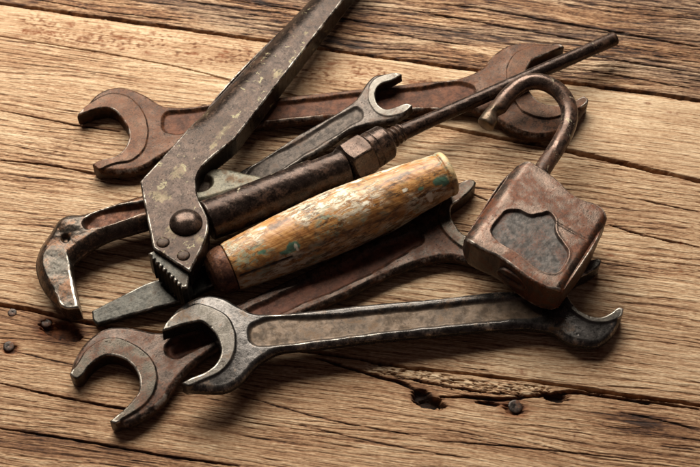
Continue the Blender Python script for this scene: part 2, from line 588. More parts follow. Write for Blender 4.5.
M_A = steel("red_rusted_steel", (0.042, 0.025, 0.018), (0.060, 0.023, 0.010), 0.58, groove=(0.080, 0.026, 0.012), groove_amt=0.9, pad=(0.044, 0.026, 0.018), pad_amt=0.6, seed=1, edge_amt=0.4, rough=(0.34, 0.52))
M_B = steel("grey_worn_steel", (0.050, 0.041, 0.036), (0.046, 0.027, 0.018), 0.34, groove=(0.042, 0.030, 0.023), groove_amt=0.6, pad=(0.095, 0.086, 0.075), pad_amt=0.95, seed=2, edge_amt=.5, rough=(.32, .50), pit=.7)
M_F = steel("brown_rusted_steel", (0.048, 0.035, 0.029), (0.060, 0.026, 0.015), 0.50, groove=(0.090, 0.029, 0.016), groove_amt=0.9, pad=(0.050, 0.043, 0.035), pad_amt=0.9, seed=3, rough=(0.32, 0.54), edge_amt=.7)
M_G = steel("dark_oiled_steel", (0.062, 0.056, 0.053), (0.060, 0.034, 0.018), 0.28, groove=(0.100, 0.063, 0.037), groove_amt=0.85, pad=(0.066, 0.058, 0.049), pad_amt=0.85, seed=4, rough=(0.20, 0.42), edge_amt=.7, pit=.7)
M_P = steel("plum_brown_steel", (0.024, 0.0165, 0.0135), (0.034, 0.018, 0.011), 0.36, pad=(0.12, 0.10, 0.058), pad_amt=.42, seed=5, flecks=(0.27, 0.235, 0.14), fleck_amt=0.45, rough=(0.30, 0.46), edge_amt=0.6, pit=.7)
M_HK = steel("oily_orange_rust_steel", (0.065, 0.045, 0.035), (0.085, 0.034, 0.012), 0.32, groove=(0.085, 0.025, 0.009), groove_amt=0.9, pad=(0.050, 0.045, 0.039), pad_amt=1.0, seed=6, rough=(0.24, 0.40), edge_amt=.65)
M_TAIL = steel("worn_green_painted_steel", (0.115, 0.102, 0.074), (0.085, 0.050, 0.028), 0.30, groove=(0.04, 0.02, 0.015), groove_amt=1.0, seed=7, metalness=0.2)
M_TUBE = steel("dark_plum_tube_steel", (0.034, 0.023, 0.019), (0.040, 0.021, 0.014), 0.38, seed=8, flecks=(0.32, 0.27, 0.19), fleck_amt=0.20, rough=(0.28, 0.44), edge_amt=.6, pit=.6)
M_NUT = steel("brown_nut_steel", (0.052, 0.035, 0.028), (0.046, 0.024, 0.015), 0.36, seed=9, edge_col=(0.42, 0.33, 0.26), rough=(0.24, 0.42), pit=.6)
M_BL = steel("blade_steel", (0.036, 0.034, 0.030), (0.034, 0.025, 0.018), 0.28, seed=10, rough=(0.34, 0.50), edge_amt=.6, pit=.6)
M_H = steel("rust_red_padlock_iron", (0.074, 0.051, 0.040), (0.066, 0.021, 0.009), 0.52, groove=(0.072, 0.068, 0.066), groove_amt=0.8, pad=(0.115, 0.083, 0.068), pad_amt=0.6, seed=11, rough=(0.32, 0.52), pit=1.6, edge_amt=0.5, side=.45)
M_SH = steel("brown_shackle_steel", pad=(0.16, 0.125, 0.085), pad_amt=.8, metal=(0.080, 0.054, 0.044), rust=(0.058, 0.029, 0.019), amount=0.45, seed=12, flecks=(0.36, 0.31, 0.21), fleck_amt=0.5, rough=(0.24, 0.42), pit=.7)
M_NAIL = steel("nail_iron", (0.055, 0.046, 0.042), (0.070, 0.030, 0.017), 0.42, seed=13)
M_WOOD = wood_board_mat()
M_HANDLE = painted_wood_mat()
M_FERR = steel("dark_varnished_wood_cap", (0.075, 0.034, 0.024), (0.10, 0.042, 0.022), 0.5, seed=14, metalness=0.05, rough=(0.30, 0.5), flecks=(0.34, 0.27, 0.18), fleck_amt=0.3)

# ------------------------------------------------------------------ the boards
g0, g1 = at(0, 304, 0), at(700, 402, 0)
GA = math.atan2(g1[1]-g0[1], g1[0]-g0[0])
GU = np.array([math.cos(GA), math.sin(GA)]); GV = np.array([-math.sin(GA), math.cos(GA)])


def uv(px, py):
    w = at(px, py, 0)[:2]
    return (float(w @ GU), float(w @ GV))


def uvs(l): return np.array([uv(*p) for p in l])


def axis_steps(lo, a, b, hi, fine, coarse):
    return np.concatenate([np.arange(lo, a, coarse), np.arange(a, b, fine), np.arange(b, hi + coarse, coarse)])


def boards():
    U1 = axis_steps(-520, -262, 268, 520, 1.0, 6.0)
    V1 = axis_steps(-420, -200, 262, 480, 0.32, 3.0)
    U, V = np.meshgrid(U1, V1, indexing="ij")
    seams = [([(0, 3), (200, 31), (380, 57), (440, 65), (558, 81), (640, 92), (700, 100)], [1.5, 1.4, 1.2, 1.3, 1.5, 1.5, 1.4]),
             ([(0, 36), (100, 52), (180, 67), (250, 85), (340, 106), (440, 126), (566, 150), (640, 167), (700, 181)], [.15, .2, .25, .3, .5, .9, 1.7, 2.0, 1.7]),
             ([(0, 304), (42, 312), (90, 323), (200, 338), (334, 354), (407, 367), (536, 381), (600, 391), (700, 405)], [1.2, 1.1, 1.2, 1.0, 1.0, .7, 0.8, 1.1, 0.8])]
    vs, ws = [], []
    for pts, wd in seams:
        p = uvs(pts)
        sl0 = (p[1, 1]-p[0, 1])/(p[1, 0]-p[0, 0]); sl1 = (p[-1, 1]-p[-2, 1])/(p[-1, 0]-p[-2, 0])
        pu = np.concatenate([[-600], p[:, 0], [600]])
        pv = np.concatenate([[p[0, 1]+sl0*(-600-p[0, 0])*.3], p[:, 1], [p[-1, 1]+sl1*(600-p[-1, 0])*.3]])
        sv = np.interp(U1, pu, pv); sw = np.interp(U1, p[:, 0], wd)
        k = len(vs)
        sv = sv + 0.5*pn(U1/34, 0*U1, 50+k) + 0.22*pn(U1/7, 0*U1, 60+k)
        vs.append(sv); ws.append(np.maximum(.85*sw*(1+0.5*pn(U1/22, 0*U1+3, 70+k)), 0.12))
    pid = np.zeros(U.shape, int)
    for sv in vs: pid += (V < sv[:, None])
    dist = np.full(U.shape, 1e9); wid = np.zeros(U.shape)
    for sv, sw in zip(vs, ws):
        d = np.abs(V - sv[:, None]); m = d < dist
        dist = np.where(m, d, dist); wid = np.where(m, np.repeat(sw[:, None], len(V1), 1), wid)
    h = np.zeros(U.shape); tone = np.zeros(U.shape); stain = np.zeros(U.shape); grey = np.zeros(U.shape)
    # per-board grain: base tone, streak contrast, ridge height, line pitch
    P = [dict(b=.49, c=.58, r=.60, p=2.5, g=.40, s=4.2, sa=.26), dict(b=.68, c=.30, r=.20, p=3.0, g=.03, s=4.0, sa=.09), dict(b=.63, c=.36, r=.36, p=2.2, g=.06, s=4.6, sa=.20), dict(b=.57, c=.36, r=.34, p=1.9, g=.0, s=3.3, sa=.14)]
    for k, q in enumerate(P):
        m = pid == k
        u, v = U[m], V[m]
        # lines wander, and swing round the knots
        w = v + 3.2*pn(u/130, v/55, 100+k) + 1.2*pn(u/48, v/22, 110+k) + 0.35*pn(u/17, v/9, 120+k)
        for (kx, ky, amp, rad) in ((470, 425, 5, 30), (90, 70, 4, 25), (640, 330, 6, 45), (60, 335, 5, 22), (360, 62, 4, 22), (600, 30, 4, 30)):
            ku, kv = uv(kx, ky)
            e = np.exp(-((u-ku)/(rad*1.6))**2 - ((v-kv)/rad)**2)
            w = w + amp*e*np.tanh((v-kv)/6)
        pch = q["p"]
        n1 = pn(u/210, w/(pch*2.6), 200+k); n2 = pn(u/120, w/pch, 210+k); n3 = pn(u/30, w/(pch*.36), 220+k); n4 = pn(u/6.5, w/.5, 230+k)
        n5 = pn(u/70, w/14, 235+k)
        late = sst(0.05, 0.55, n2)*sst(-.5, .3, n1+.3)           # dark late-wood lines
        fine = sst(0.10, 0.60, n3)
        n6 = pn(u/2.6, w/.62, 236+k); n7 = pn(u/24, w/.42, 237+k); n8 = pn(u/10, w/1.5, 238+k)
        t = q["b"] + q["c"]*(0.36*n1 + 0.24*n2 + 0.26*n3 + 0.26*n4 + 0.30*n6 + 0.34*n7) - q["c"]*(0.34*late + 0.28*fine) + 0.10*n5 + 0.05
        hh = 1.3*q["r"]*(-0.55*late - 0.45*fine + 0.32*n1 + 0.24*n4 + .10*n6 + .20*n7)
        ph = (w + 1.3*n5 + .22*n4)/q["s"] + .40*pn(u/90, w/30, 280+k) + .16*n8
        sn = np.sin(2*math.pi*ph)
        dash = .55 + .75*sst(-.55, .25, pn(u/17, w/1.3, 282+k))
        ln = sst(.45, .97, sn)*(.35+.65*sst(-.40, .25, pn(u/110, w/19, 281+k)))*dash
        ln2 = sst(.72, .99, np.sin(2*math.pi*ph*2.37+1.0))*sst(-.2, .4, pn(u/70, w/15, 284+k))*dash
        t -= q["sa"]*(ln + .6*ln2); hh -= .32*(ln + .5*ln2)*q["r"]/.3
        # sharp open checks along the grain
        ck = sst(0.55, 0.64, pn(u/60, w/.85, 240+k)) * sst(0.0, 0.35, pn(u/75, w/26, 250+k))
        t -= 0.40*ck; hh -= 0.6*ck
        if k == 0:
            bl = sst(.08, .5, pn(u/15, w/1.7, 290) + .5*n6)*sst(-.35, .3, pn(u/60, w/16, 291))
            t -= .30*bl; hh -= .35*bl
        sp = sst(.50, .70, pn(u/2.6, v/1.3, 260+k))*sst(.0, .4, pn(u/60, v/22, 261+k))
        t -= 0.20*sp
        h[m] = hh; tone[m] = t
        grey[m] = q["g"]*sst(-.5, .5, pn(u/90, w/18, 270+k))
    h += 0.35*pn(U/150, V/60, 300)
    # mottled band on the second board
    c0 = uvs([(0, 22), (180, 48), (330, 72), (420, 85)])
    dm, _ = pdist(c0, U, V)
    mot = np.exp(-(dm/13.0)**4)*(pid == 1)
    mk = sst(.04, .34, fbm(U/3.6, V/2.4, 310, 4))*sst(-.35, .25, fbm(U/26, V/12, 312, 3))
    tone -= 0.34*mot*mk + 0.05*mot
    stain += mot*(.55*mk + 1.0*sst(.14, .40, fbm(U/15, V/7, 311, 4)))
    for (sx, sy, a, b) in ((118, 76, 2.2, 1.6), (148, 53, 4.5, 2.5), (33, 31, 9, 2.5), (17, 37, 4, 2.0), (85, 36, 5, 4), (673, 113, 6, 2), (648, 103, 3, 1.5), (610, 255, 4, 1.5), (681, 243, 1.8, 1.6), (680, 257, 1.6, 1.3), (678, 265, 2.2, 1.6), (681, 271, 1.8, 1.2), (50, 33, 7, 3), (18, 33, 6, 2.5), (100, 42, 5, 3), (78, 70, 2, 2), (520, 372, 4, 3), (600, 350, 4, 2)):
        su, sv = uv(sx, sy)
        e = np.exp(-((U-su)/a)**2 - ((V-sv)/b)**2)
        stain += 1.5*e*e
    # big soft dark weathering patches
    for (sx, sy, a, b, s) in ((640, 423, 26, 7, .34), (660, 445, 40, 14, .12), (50, 330, 30, 10, .16), (300, 440, 20, 5, .10), (635, 40, 60, 12, .12), (400, 30, 60, 8, .10), (30, 445, 60, 14, .14), (120, 405, 60, 10, .07)):
        su, sv = uv(sx, sy)
        tone -= s*np.exp(-((U-su)/a)**2 - ((V-sv)/b)**2)*(0.6+0.8*sst(-.3, .4, pn(U/25, V/3, 320)))
    # named cracks (photo polyline, half width mm, depth mm)
    cracks = [([(0, 110), (46, 119), (95, 128), (120, 131)], .40, 1.6), ([(0, 160), (43, 164), (92, 173), (130, 181)], .50, 2.2),
              ([(0, 383), (76, 400), (121, 408), (150, 412)], .42, 2.0), ([(0, 428), (76, 440), (180, 458), (240, 466)], .45, 2.0),
              ([(608, 224), (640, 234), (700, 247)], .40, 1.8), ([(640, 199), (670, 206), (700, 212)], .30, 1.2), ([(560, 250), (600, 262), (640, 268)], .2, .8),
              ([(462, 190), (480, 197), (505, 208)], .35, 1.5), ([(452, 186), (480, 188), (520, 196)], .25, 1.0), ([(150, 245), (80, 232), (40, 225)], .22, .8),
              ([(480, 8), (560, 22), (640, 36), (700, 47)], .55, 2.0), ([(400, 8), (470, 20), (560, 36), (620, 46)], .5, 1.8), ([(560, 50), (630, 62), (700, 73)], .45, 1.6), ([(380, 30), (430, 40), (480, 46)], .4, 1.4),
              ([(575, 68), (640, 79), (690, 88)], .4, 1.4), ([(230, 0), (300, 10), (345, 19), (400, 27)], .45, 1.6), ([(40, 0), (110, 12), (180, 20)], .35, 1.2), ([(180, 0), (240, 8), (290, 14)], .4, 1.4),
              ([(315, 357), (345, 366), (380, 377), (405, 384), (418, 392)], .75, 3.0), ([(440, 397), (470, 397), (505, 399), (545, 394), (575, 392), (610, 397), (650, 404)], .8, 3.2),
              ([(390, 374), (430, 383), (480, 391), (530, 396)], .38, 1.5), ([(600, 396), (650, 402), (700, 409)], .5, 2.0), ([(620, 412), (660, 420), (700, 430)], .3, 1.0),
              ([(240, 395), (330, 420), (420, 436)], .22, .8), ([(430, 440), (520, 447), (640, 460)], .25, .9), ([(300, 425), (400, 447), (470, 458)], .2, .7), ([(10, 350), (60, 362), (80, 366)], .2, .7)]
    for n, (pl, wd, dp) in enumerate(cracks):
        p = spline([tuple(a) for a in uvs(pl)], closed=False, sub=5)
        lo, hi = p.min(0)-6, p.max(0)+6
        i0, i1 = np.searchsorted(U1, [lo[0], hi[0]]); j0, j1 = np.searchsorted(V1, [lo[1], hi[1]])
        u, v = U[i0:i1, j0:j1], V[i0:i1, j0:j1]
        d, tt = pdist(p, u, v + 0.35*pn(u/9, v*0+n, 400+n) + 0.15*pn(u/2.5, v*0+n, 430+n))
        ww = wd*(0.45+0.9*np.clip(np.sin(np.clip(tt, .02, .98)*math.pi)*1.6, 0, 1))*(1+0.45*pn(u/11, v*0, 460+n))
        ww = np.where((tt <= 0) | (tt >= 1), 0.05, ww)
        m = 1-sst(ww*.55, ww*1.35+.12, d)
        h[i0:i1, j0:j1] -= dp*m
        tone[i0:i1, j0:j1] -= 0.42*m + 0.10*np.exp(-(d/1.2)**2)
    # the split-off sliver between seam and break: cross-checked, splintered
    s1 = spline([uv(*p) for p in [(372, 366), (420, 376), (470, 386), (545, 391)]], closed=False)
    d, tt = pdist(s1, U, V)
    ch = (1-sst(3.0, 5.5, d))*(pid == 3)
    cell = np.abs(pn(U/4.2, V/2.1, 500)); blk = 1-sst(.03, .22, cell)
    h -= ch*(0.35 + 0.9*blk*sst(-.2, .3, pn(U/14, V/6, 501))); tone -= ch*(-0.05+.42*blk*sst(-.4, .3, pn(U/9, V/4, 503)))
    h += ch*0.9*pn(U/7, V/2.4, 502)
    chip = ch*sst(.15, .45, pn(U/5, V/1.1, 504) + .4*pn(U/1.8, V/.8, 505))
    h -= 1.4*chip; tone -= .30*chip; tone += .10*ch
    # holes
    for (hx, hy, a, b, dp, s) in ((430, 402, 10.5, 4.6, 7, 1), (421, 395, 6, 4.0, 5, 2), (556, 397, 8.5, 3.4, 5.5, 3), (60, 330, 11.5, 6.2, 6, 4), (47, 325, 5.2, 4.8, 5, 5), (9.5, 348.5, 4.8, 4.4, 2.0, 6), (514, 409, 7.2, 4.6, 2.0, 7), (488, 403, 8, 1.7, 2.5, 8), (72, 336, 7, 4, 4, 9)):
        su, sv = uv(hx, hy)
        e = np.sqrt(((U-su)/a)**2+((V-sv)/b)**2) + 0.42*fbm(U/5.5, V/2.0, 510+s, 3)
        m = 1-sst(.62, 1.0, e)
        h = np.minimum(h, h*(1-m) - dp*m); tone -= .40*m + .16*(1-sst(.7, 1.9, e))
        if s in (4, 5, 6, 7): stain += 0.6*(1-sst(.6, 1.9, e))
    # seams: real gaps with broken, rounded lips
    jag = 0.45*np.abs(pn(U/6, V/1.5, 520)) + 0.35*sst(.2, .6, pn(U/15, V/4, 521))
    m = 1-sst(wid*.75, wid*1.05+.35, dist - jag*np.clip(wid, 0, 1))
    h -= 9*m
    lip = np.exp(-np.maximum(dist-wid, 0)/.9)*np.clip(wid*1.2, .15, 1)
    h -= 0.45*lip; tone -= 0.30*m + 0.10*lip
    h = np.maximum(h, -10)
    n0 = at(350, 233, 0)
    tone = np.clip(tone, 0.0, 1.0); stain = np.clip(stain, 0, 1)
    root = bpy.data.objects.new("tabletop", None); COL.objects.link(root)
    root.empty_display_size = .02
    root.matrix_basis = Matrix.Rotation(GA, 4, "Z")
    tag(root, kind="structure")
    root["label"] = "weathered brown plank tabletop under the whole pile"
    nx, ny = U.shape
    gi = np.arange(nx*ny).reshape(nx, ny)
    Vt = np.stack([U, V, h], -1).reshape(-1, 3)
    F = np.stack([gi[:-1, :-1], gi[1:, :-1], gi[1:, 1:], gi[:-1, 1:]], -1)
    fp = pid[:-1, :-1]
    labs = ["dark coarse-grained plank along the top", "pale mottled plank", "brown ridged middle plank", "split lower plank with nails and holes"]
    for k in range(4):
        f = F[fp == k]
        used, inv = np.unique(f.ravel(), return_inverse=True)
        tot = np.full(len(f), 4)
        me = raw_mesh("plank", Vt[used], inv, starts_of(tot), tot,
                      {"tone": tone.ravel()[used], "stain": stain.ravel()[used], "grey": grey.ravel()[used]})
        o = link("plank", me, M_WOOD, root)
        o["label"] = labs[k]; o["kind"] = "structure"


boards()


# ------------------------------------------------------------------ double-ended wrenches
def wrench(label, mat, fr, T, outline, pads, groove, cuts_px, padh=1.6, gdepth=2.2, seed=0, r_body=3.2, r_pad=0.8, rim=0.8, head_T=0.0):
    poly = spline(fr.pts(outline))
    PD = [spline(fr.pts(p)) for p in pads]
    GR = spline(fr.pts(groove))

    def zd(X, Y, D):
        dp = np.max([sdf(p, X, Y) for p in PD], axis=0) + 0.25*pn(X/7, Y/7, seed+20)
        dg = sdf(GR, X, Y) + 0.5*pn(X/9, Y/9, seed+21) + .2*pn(X/2.5, Y/2.5, seed+25)
        sp = sst(-0.7, 0.5, dp); sg = sst(-1.3, 1.7, dg)
        r = r_body*(1-sp) + r_pad*sp
        z = padh*(1-sp) + gdepth*sg + edge(D, r)
        # heads swell a little towards the pad
        z = z - 0.5*np.exp(-np.clip(-dp, 0, 50)/5.0)*(1-sp)
        z = z + 0.12*fbm(X/14, Y/14, seed+22, 3) + 0.12*sst(.42, .7, fbm(X/2.2, Y/2.2, seed+23, 3))
        # nicks along the rims
        z = z + 0.35*sst(.45, .7, pn(X/2.6, Y/2.6, seed+24))*np.exp(-D/1.0)
        return np.clip(z, 0, T/2-.4), {"groove": sg, "pad": sp}
    V, lo, tot, A = heightfield(poly, T, zd, seed=seed)
    M = fr.matrix(T)
    root = thing("open_end_wrench", M, label, "wrench", "double ended open wrenches in the pile")
    cuts = sorted(fr.loc(*c)[0] for c in cuts_px)
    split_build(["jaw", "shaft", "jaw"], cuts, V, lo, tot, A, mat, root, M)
    return root


FA = Frame((110, 130), 12, (540, 85), 12)
wrench("large red-rusted wrench lying furthest back under the pipe wrench handle", M_A, FA, 12,
       [(76, 115, 1), (85.7, 102.4), (98.6, 89.6), (115, 84.4), (129.4, 85.7), (145, 92), (163, 102.4), (185, 104), (208, 100.6), (282, 93.5), (355, 86), (420, 79), (464, 73.5), (482, 65), (494, 51.5), (509, 42), (527, 39.5), (545, 41), (560, 43.4), (564.4, 46.4, 1), (546, 54), (533, 59.5), (527, 68), (525, 80), (531, 93), (539, 101), (555, 105), (572, 101), (584, 95.5, 1), (587.5, 98), (583, 110), (572, 125), (555, 133), (530, 134), (512, 128), (495, 117), (470, 108), (427, 107.5), (413, 110), (300, 119), (245, 126), (195, 137), (165, 154), (140, 168), (115, 171), (98, 169), (92, 164, 1), (98.6, 160.3), (115, 156), (124, 148.7), (129, 137), (127.4, 127), (121.7, 118), (112.7, 109), (110, 108)],
       [[(74, 119), (93, 101), (111, 93), (124, 94.7), (137, 103.7), (146, 120), (147.4, 137), (142, 151), (133, 159), (115, 163), (90, 170), (80, 160), (70, 130)],
        [(567, 44), (552, 44.5), (536, 45.5), (518, 51.5), (509, 62), (507, 75), (512, 95), (525, 112), (545, 118), (570, 112), (592, 99), (600, 70)]],
       [(161.6, 122), (165, 112), (185, 109), (290, 100), (355, 92.5), (420, 86), (462, 81.5), (474, 85), (474, 96), (462, 101), (413, 105.5), (300, 114.5), (230, 122), (195, 128), (172, 132), (164, 129)],
       [(172, 115), (470, 90)], seed=1, padh=1.4)

FB = Frame((245, 178), 7.5, (385, 95), 19.5)
wrench("small grey wrench with bright worn jaw resting on the large red-rusted one", M_B, FB, 8,
       [(402, 74.3, 1), (399, 73), (382, 72.6), (373.7, 74.3), (367, 80.5), (361, 89.7), (355, 98.3), (344.6, 105.8), (300, 131.9), (258, 159), (236, 172), (226, 184), (236, 194), (262, 182), (300, 161), (331, 143), (348, 131), (362, 126), (380, 122), (392.6, 120), (403, 115), (410, 108), (412.4, 105, 1), (408, 103.4), (394, 107.5), (385.7, 109), (379, 105.5), (375.4, 98), (376, 89.7), (380.6, 84), (392, 80)],
       [[(404, 73), (385, 74.5), (376, 78), (370, 85), (368.6, 91.4), (369.6, 101.7), (375.4, 111), (385.7, 116), (403, 112.5), (415, 106), (420, 90)]],
       [(361, 109), (363, 116), (348, 126), (300, 156), (255, 181), (244, 181), (250, 170), (300, 139), (350, 109.5), (357, 106.5)],
       [(240, 180), (358, 112)], seed=2, padh=1.0, gdepth=1.2, r_body=2.2, r_pad=.6)

FF = Frame((110, 380), 12, (440, 235), 12)
wrench("brown rusted wrench flat on the planks under the wooden handled screwdriver", M_F, FF, 12,
       [(69.6, 374, 1), (70.3, 365.6), (77, 350), (89, 335), (104.5, 325.5), (121.6, 323.5), (139, 326), (156, 329), (175, 327), (205, 315), (240, 299.5), (270, 285), (340, 252), (400, 222), (425, 205), (440, 190), (455, 180), (466, 178), (470.3, 177.5), (476, 182, 1), (474, 186), (461, 199), (452, 205.5), (450.5, 213), (454, 222.5), (461, 232), (475, 240), (492, 241), (510, 236), (518, 240, 1), (515, 252), (505, 260), (490, 262), (470, 260), (450, 256), (425, 260), (402, 268), (339, 297), (300, 313), (219, 346), (187, 369), (173, 386), (163, 400), (145, 415), (125, 424), (114, 423), (109.7, 421, 1), (130, 403), (139, 390), (139.5, 379), (132, 364.5), (118, 356), (106, 355), (94, 361), (75, 378)],
       [[(67, 377), (75, 367), (89, 347.5), (104.5, 338.5), (118, 338), (135, 345), (151, 359), (156.6, 376), (152.5, 394), (142, 406), (125, 417), (108, 426), (95, 415), (70, 390)],
        [(478, 180), (470, 179), (455, 187), (443, 200), (438, 213), (441, 226), (450, 237), (461, 246), (480, 252), (505, 250), (522, 240), (520, 215), (490, 180)]],
       [(166, 345), (172, 338), (205, 326), (245, 309), (340, 264), (400, 236), (418, 231), (424, 238), (410, 248), (340, 286), (300, 303), (270, 317), (219, 337), (190, 350), (175, 357), (167, 353)],
       [(172, 350), (415, 245)], seed=3, padh=1.7)

FG = Frame((205, 340), 23.5, (590, 318), 13)
wrench("dark steel wrench in front with a long tan groove, padlock resting on it", M_G, FG, 12,
       [(161.7, 330.7, 1), (168, 317.7), (180, 304), (197, 294.4), (210.7, 292.3), (224.4, 295.4), (238, 303), (252, 309.5), (270, 311), (315, 307), (360, 302), (440, 295), (497, 288.5), (530, 286), (545, 276), (560, 262), (578, 256), (594, 256), (602, 260, 1), (599, 266), (590, 272), (580, 277), (571, 284), (567, 292), (570, 299), (576, 307), (588, 314.5), (600, 317), (611, 312.5), (621, 307), (624, 308.5, 1), (622, 317), (611, 335), (597, 343), (583, 342), (568, 338), (554, 329), (540, 326), (483, 327), (440, 331), (360, 339), (315, 345), (276, 350), (258, 361), (240, 380), (224, 388), (204, 388), (187, 386), (181.6, 382.7, 1), (188, 379), (204, 372.5), (214, 365.6), (221, 352), (219, 340), (210.7, 328), (200.4, 321), (188, 323)],
       [[(160, 332), (168, 320), (183, 309), (197, 304), (211, 307), (228, 317.7), (235, 335), (233, 355), (221, 371), (207, 378), (180, 386), (165, 370)],
        [(604, 258), (590, 260), (570, 266), (557, 282), (559, 296), (566, 305), (577, 314), (590, 321), (602, 322.5), (628, 310), (630, 285)]],
       [(248.4, 332), (251, 324), (258, 319.5), (315, 315.5), (440, 303.5), (511, 297), (535, 297), (543, 304), (541, 312), (511, 317), (440, 324), (315, 338.5), (270, 344), (256, 344), (250, 339)],
       [(255, 332), (545, 306)], seed=4, padh=1.5, gdepth=2.0, r_body=3.0)

# ------------------------------------------------------------------ pipe wrench
FP = Frame((188, 220), 38, (325, 0), 24)
pw = thing("pipe_wrench", FP.matrix(16), "plum-brown steel pipe wrench with long channel handle, big rivet and hooked jaw", "pipe wrench")


def solid(name, fr, T, outline, mat, parent, zd, seed=0, res=0.45):
    poly = spline(fr.pts(outline))
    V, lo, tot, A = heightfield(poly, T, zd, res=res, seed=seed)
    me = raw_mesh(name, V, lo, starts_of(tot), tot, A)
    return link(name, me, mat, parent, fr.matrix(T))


hl = [FP.loc(200, 110), FP.loc(303, 0)]


def zd_handle(X, Y, D):
    (ax, ay), (bx, by) = hl
    L = math.hypot(bx-ax, by-ay)
    dl = np.abs((X-ax)*(by-ay)-(Y-ay)*(bx-ax))/L          # distance from the rounded long edge
    on = sst(-25, 5, X-ax)
    z = 7.0*np.clip(1-dl/15.0, 0, 1)**2*on + edge(D, 0.9)
    z = z + 0.12*fbm(X/14, Y/14, 80, 3) + 0.10*sst(.45, .7, fbm(X/2.4, Y/2.4, 81, 3)) + 0.3*sst(.4, .7, pn(X/3, Y/3, 82))*np.exp(-D/.9)
    pt = 0*X
    for (qx, qy, a, b) in ((224, 131, 13, 3.2), (277, 74, 6, 4.5), (214, 145, 6, 2.4), (306, 33, 3, 1.6), (178, 172, 10, 5), (160, 196, 6, 9), (172, 232, 7, 6), (200, 240, 4, 6)):
        lx, ly = FP.loc(qx, qy)
        w_ = 1.0 if a > b and qy < 150 else .7
        ca, sa = (bx-ax)/L, (by-ay)/L
        u_, v_ = (X-lx)*ca+(Y-ly)*sa, -(X-lx)*sa+(Y-ly)*ca
        e_ = np.sqrt((u_/a)**2+(v_/b)**2) + .9*fbm(u_/4, v_/1.6, 84, 4)
        pt = np.maximum(pt, w_*(1-sst(.45, .8, e_)))
    return np.clip(z, 0, 7.5), {"groove": 0*X, "pad": pt}


solid("handle", FP, 16, [(140, 181, 1), (147, 217), (153.5, 248, 1), (190, 271.5, 1), (207, 234), (208.5, 226), (196.5, 191), (196, 179), (236, 137, 1), (285, 74), (343, 0), (421, -96, 1), (393, -96, 1), (303, 0), (200, 110), (185, 131)], M_P, pw, zd_handle, seed=8)

FK = Frame((60, 280), 23, (150, 203), 26.5)


def jaw_zd(fr, pad, groove, gd, r, seed, padh=.7):
    PDp = spline(fr.pts(pad)) if pad else None
    GR = spline(fr.pts(groove)) if groove else None

    def zd(X, Y, D):
        sp = sst(-.8, .6, sdf(PDp, X, Y) + .4*pn(X/5, Y/5, seed)) if pad else 0*X
        sg = sst(-1.2, 1.8, sdf(GR, X, Y)) if groove else 0*X
        z = padh*(1-sp) + gd*sg + edge(D, 1)*sp + edge(D, r)*(1-sp)
        z = z + .35*fbm(X/12, Y/12, seed+1, 3) + .2*sst(.35, .7, fbm(X/2.5, Y/2.5, seed+2, 3))
        return z - min(0, float(z.min())), {"groove": sg, "pad": sp}
    return zd


HP1 = spline(FK.pts([(45, 247), (53, 240), (67, 253), (71, 270), (77, 300), (80, 309), (64, 309), (55, 292)]))
HP2 = spline(FK.pts([(54, 220), (62, 212), (76, 208), (80, 216), (84, 226), (92, 228), (88, 236), (76, 234), (70, 244), (60, 238), (50, 230)]))
HGR = spline(FK.pts([(83, 221), (87, 215), (145, 199), (180, 189), (182, 195), (147, 207), (92, 224), (85, 225)]))
HPIT = FK.loc(64.5, 236)
HKN = FK.loc(68, 222)


def zd_hook(X, Y, D):
    sp = sst(-.8, .6, sdf(HP1, X, Y) + .4*pn(X/5, Y/5, 90))
    s2 = sst(-1.5, 1.5, sdf(HP2, X, Y) + 2.2*fbm(X/6, Y/6, 94, 3))
    sg = sst(-1.6, 1.8, sdf(HGR, X, Y))
    kn = np.exp(-((X-HKN[0])**2+(Y-HKN[1])**2)/60.0)
    e = np.sqrt((X-HPIT[0])**2+(Y-HPIT[1])**2)
    z = 2.6 + .3*(1-sp) + 4.5*sg + edge(D, 1)*sp + edge(D, 7.0)*(1-sp) - 2.4*kn + 2.6*(1-sst(1.2, 3.4, e))
    z = z + .5*fbm(X/9, Y/9, 91, 3) + .35*s2*fbm(X/4, Y/4, 93, 3) + .2*sst(.35, .7, fbm(X/2.5, Y/2.5, 92, 3))
    return np.clip(z, 0, 9.5), {"groove": sg, "pad": np.maximum(sp, .85*s2)}


solid("hook_jaw", FK, 21.5, [(170, 180), (142, 187), (110, 197), (77, 207), (66, 208), (56, 213), (47, 226), (36, 243), (32.5, 257), (37, 277), (50, 295), (66, 306), (78, 305, 1), (75, 288), (70, 264), (71, 256), (80, 248), (98, 236), (147, 220), (180, 208, 1)], M_HK, pw, zd_hook, seed=9)
FT = Frame((195, 188), 26, (262, 176), 22)
solid("jaw_tail", FT, 14, [(170, 186), (197, 172), (209, 165.5), (224, 165), (245, 169.5), (272, 177), (255, 186), (225, 195), (200, 202), (180, 205)], M_TAIL, pw,
      jaw_zd(FT, None, [(196, 180), (205, 175), (211, 177), (212, 183), (205, 189), (196, 190)], 4.0, 4.5, 95), seed=10)
# toothed heel
FZ = Frame((150, 255), 36, (188, 280), 36)
zz = [(148, 253, 1), (156.5, 249, 1), (189.5, 272.5, 1), (187, 287, 1)]
nt = 9
for k in range(nt):
    a = k/nt; b = (k+.5)/nt
    zz.append((181-33*a, 288-32*a, 1)); zz.append((181-33*b + 1.6, 288-32*b - 2.2, 1))
solid("toothed_jaw", FZ, 22, zz, M_BL, pw, lambda X, Y, D: (edge(D, .8) + .12*fbm(X/4, Y/4, 97, 3) + .12, {"groove": 0*X, "pad": 0*X+.3}), seed=11, res=0.35)


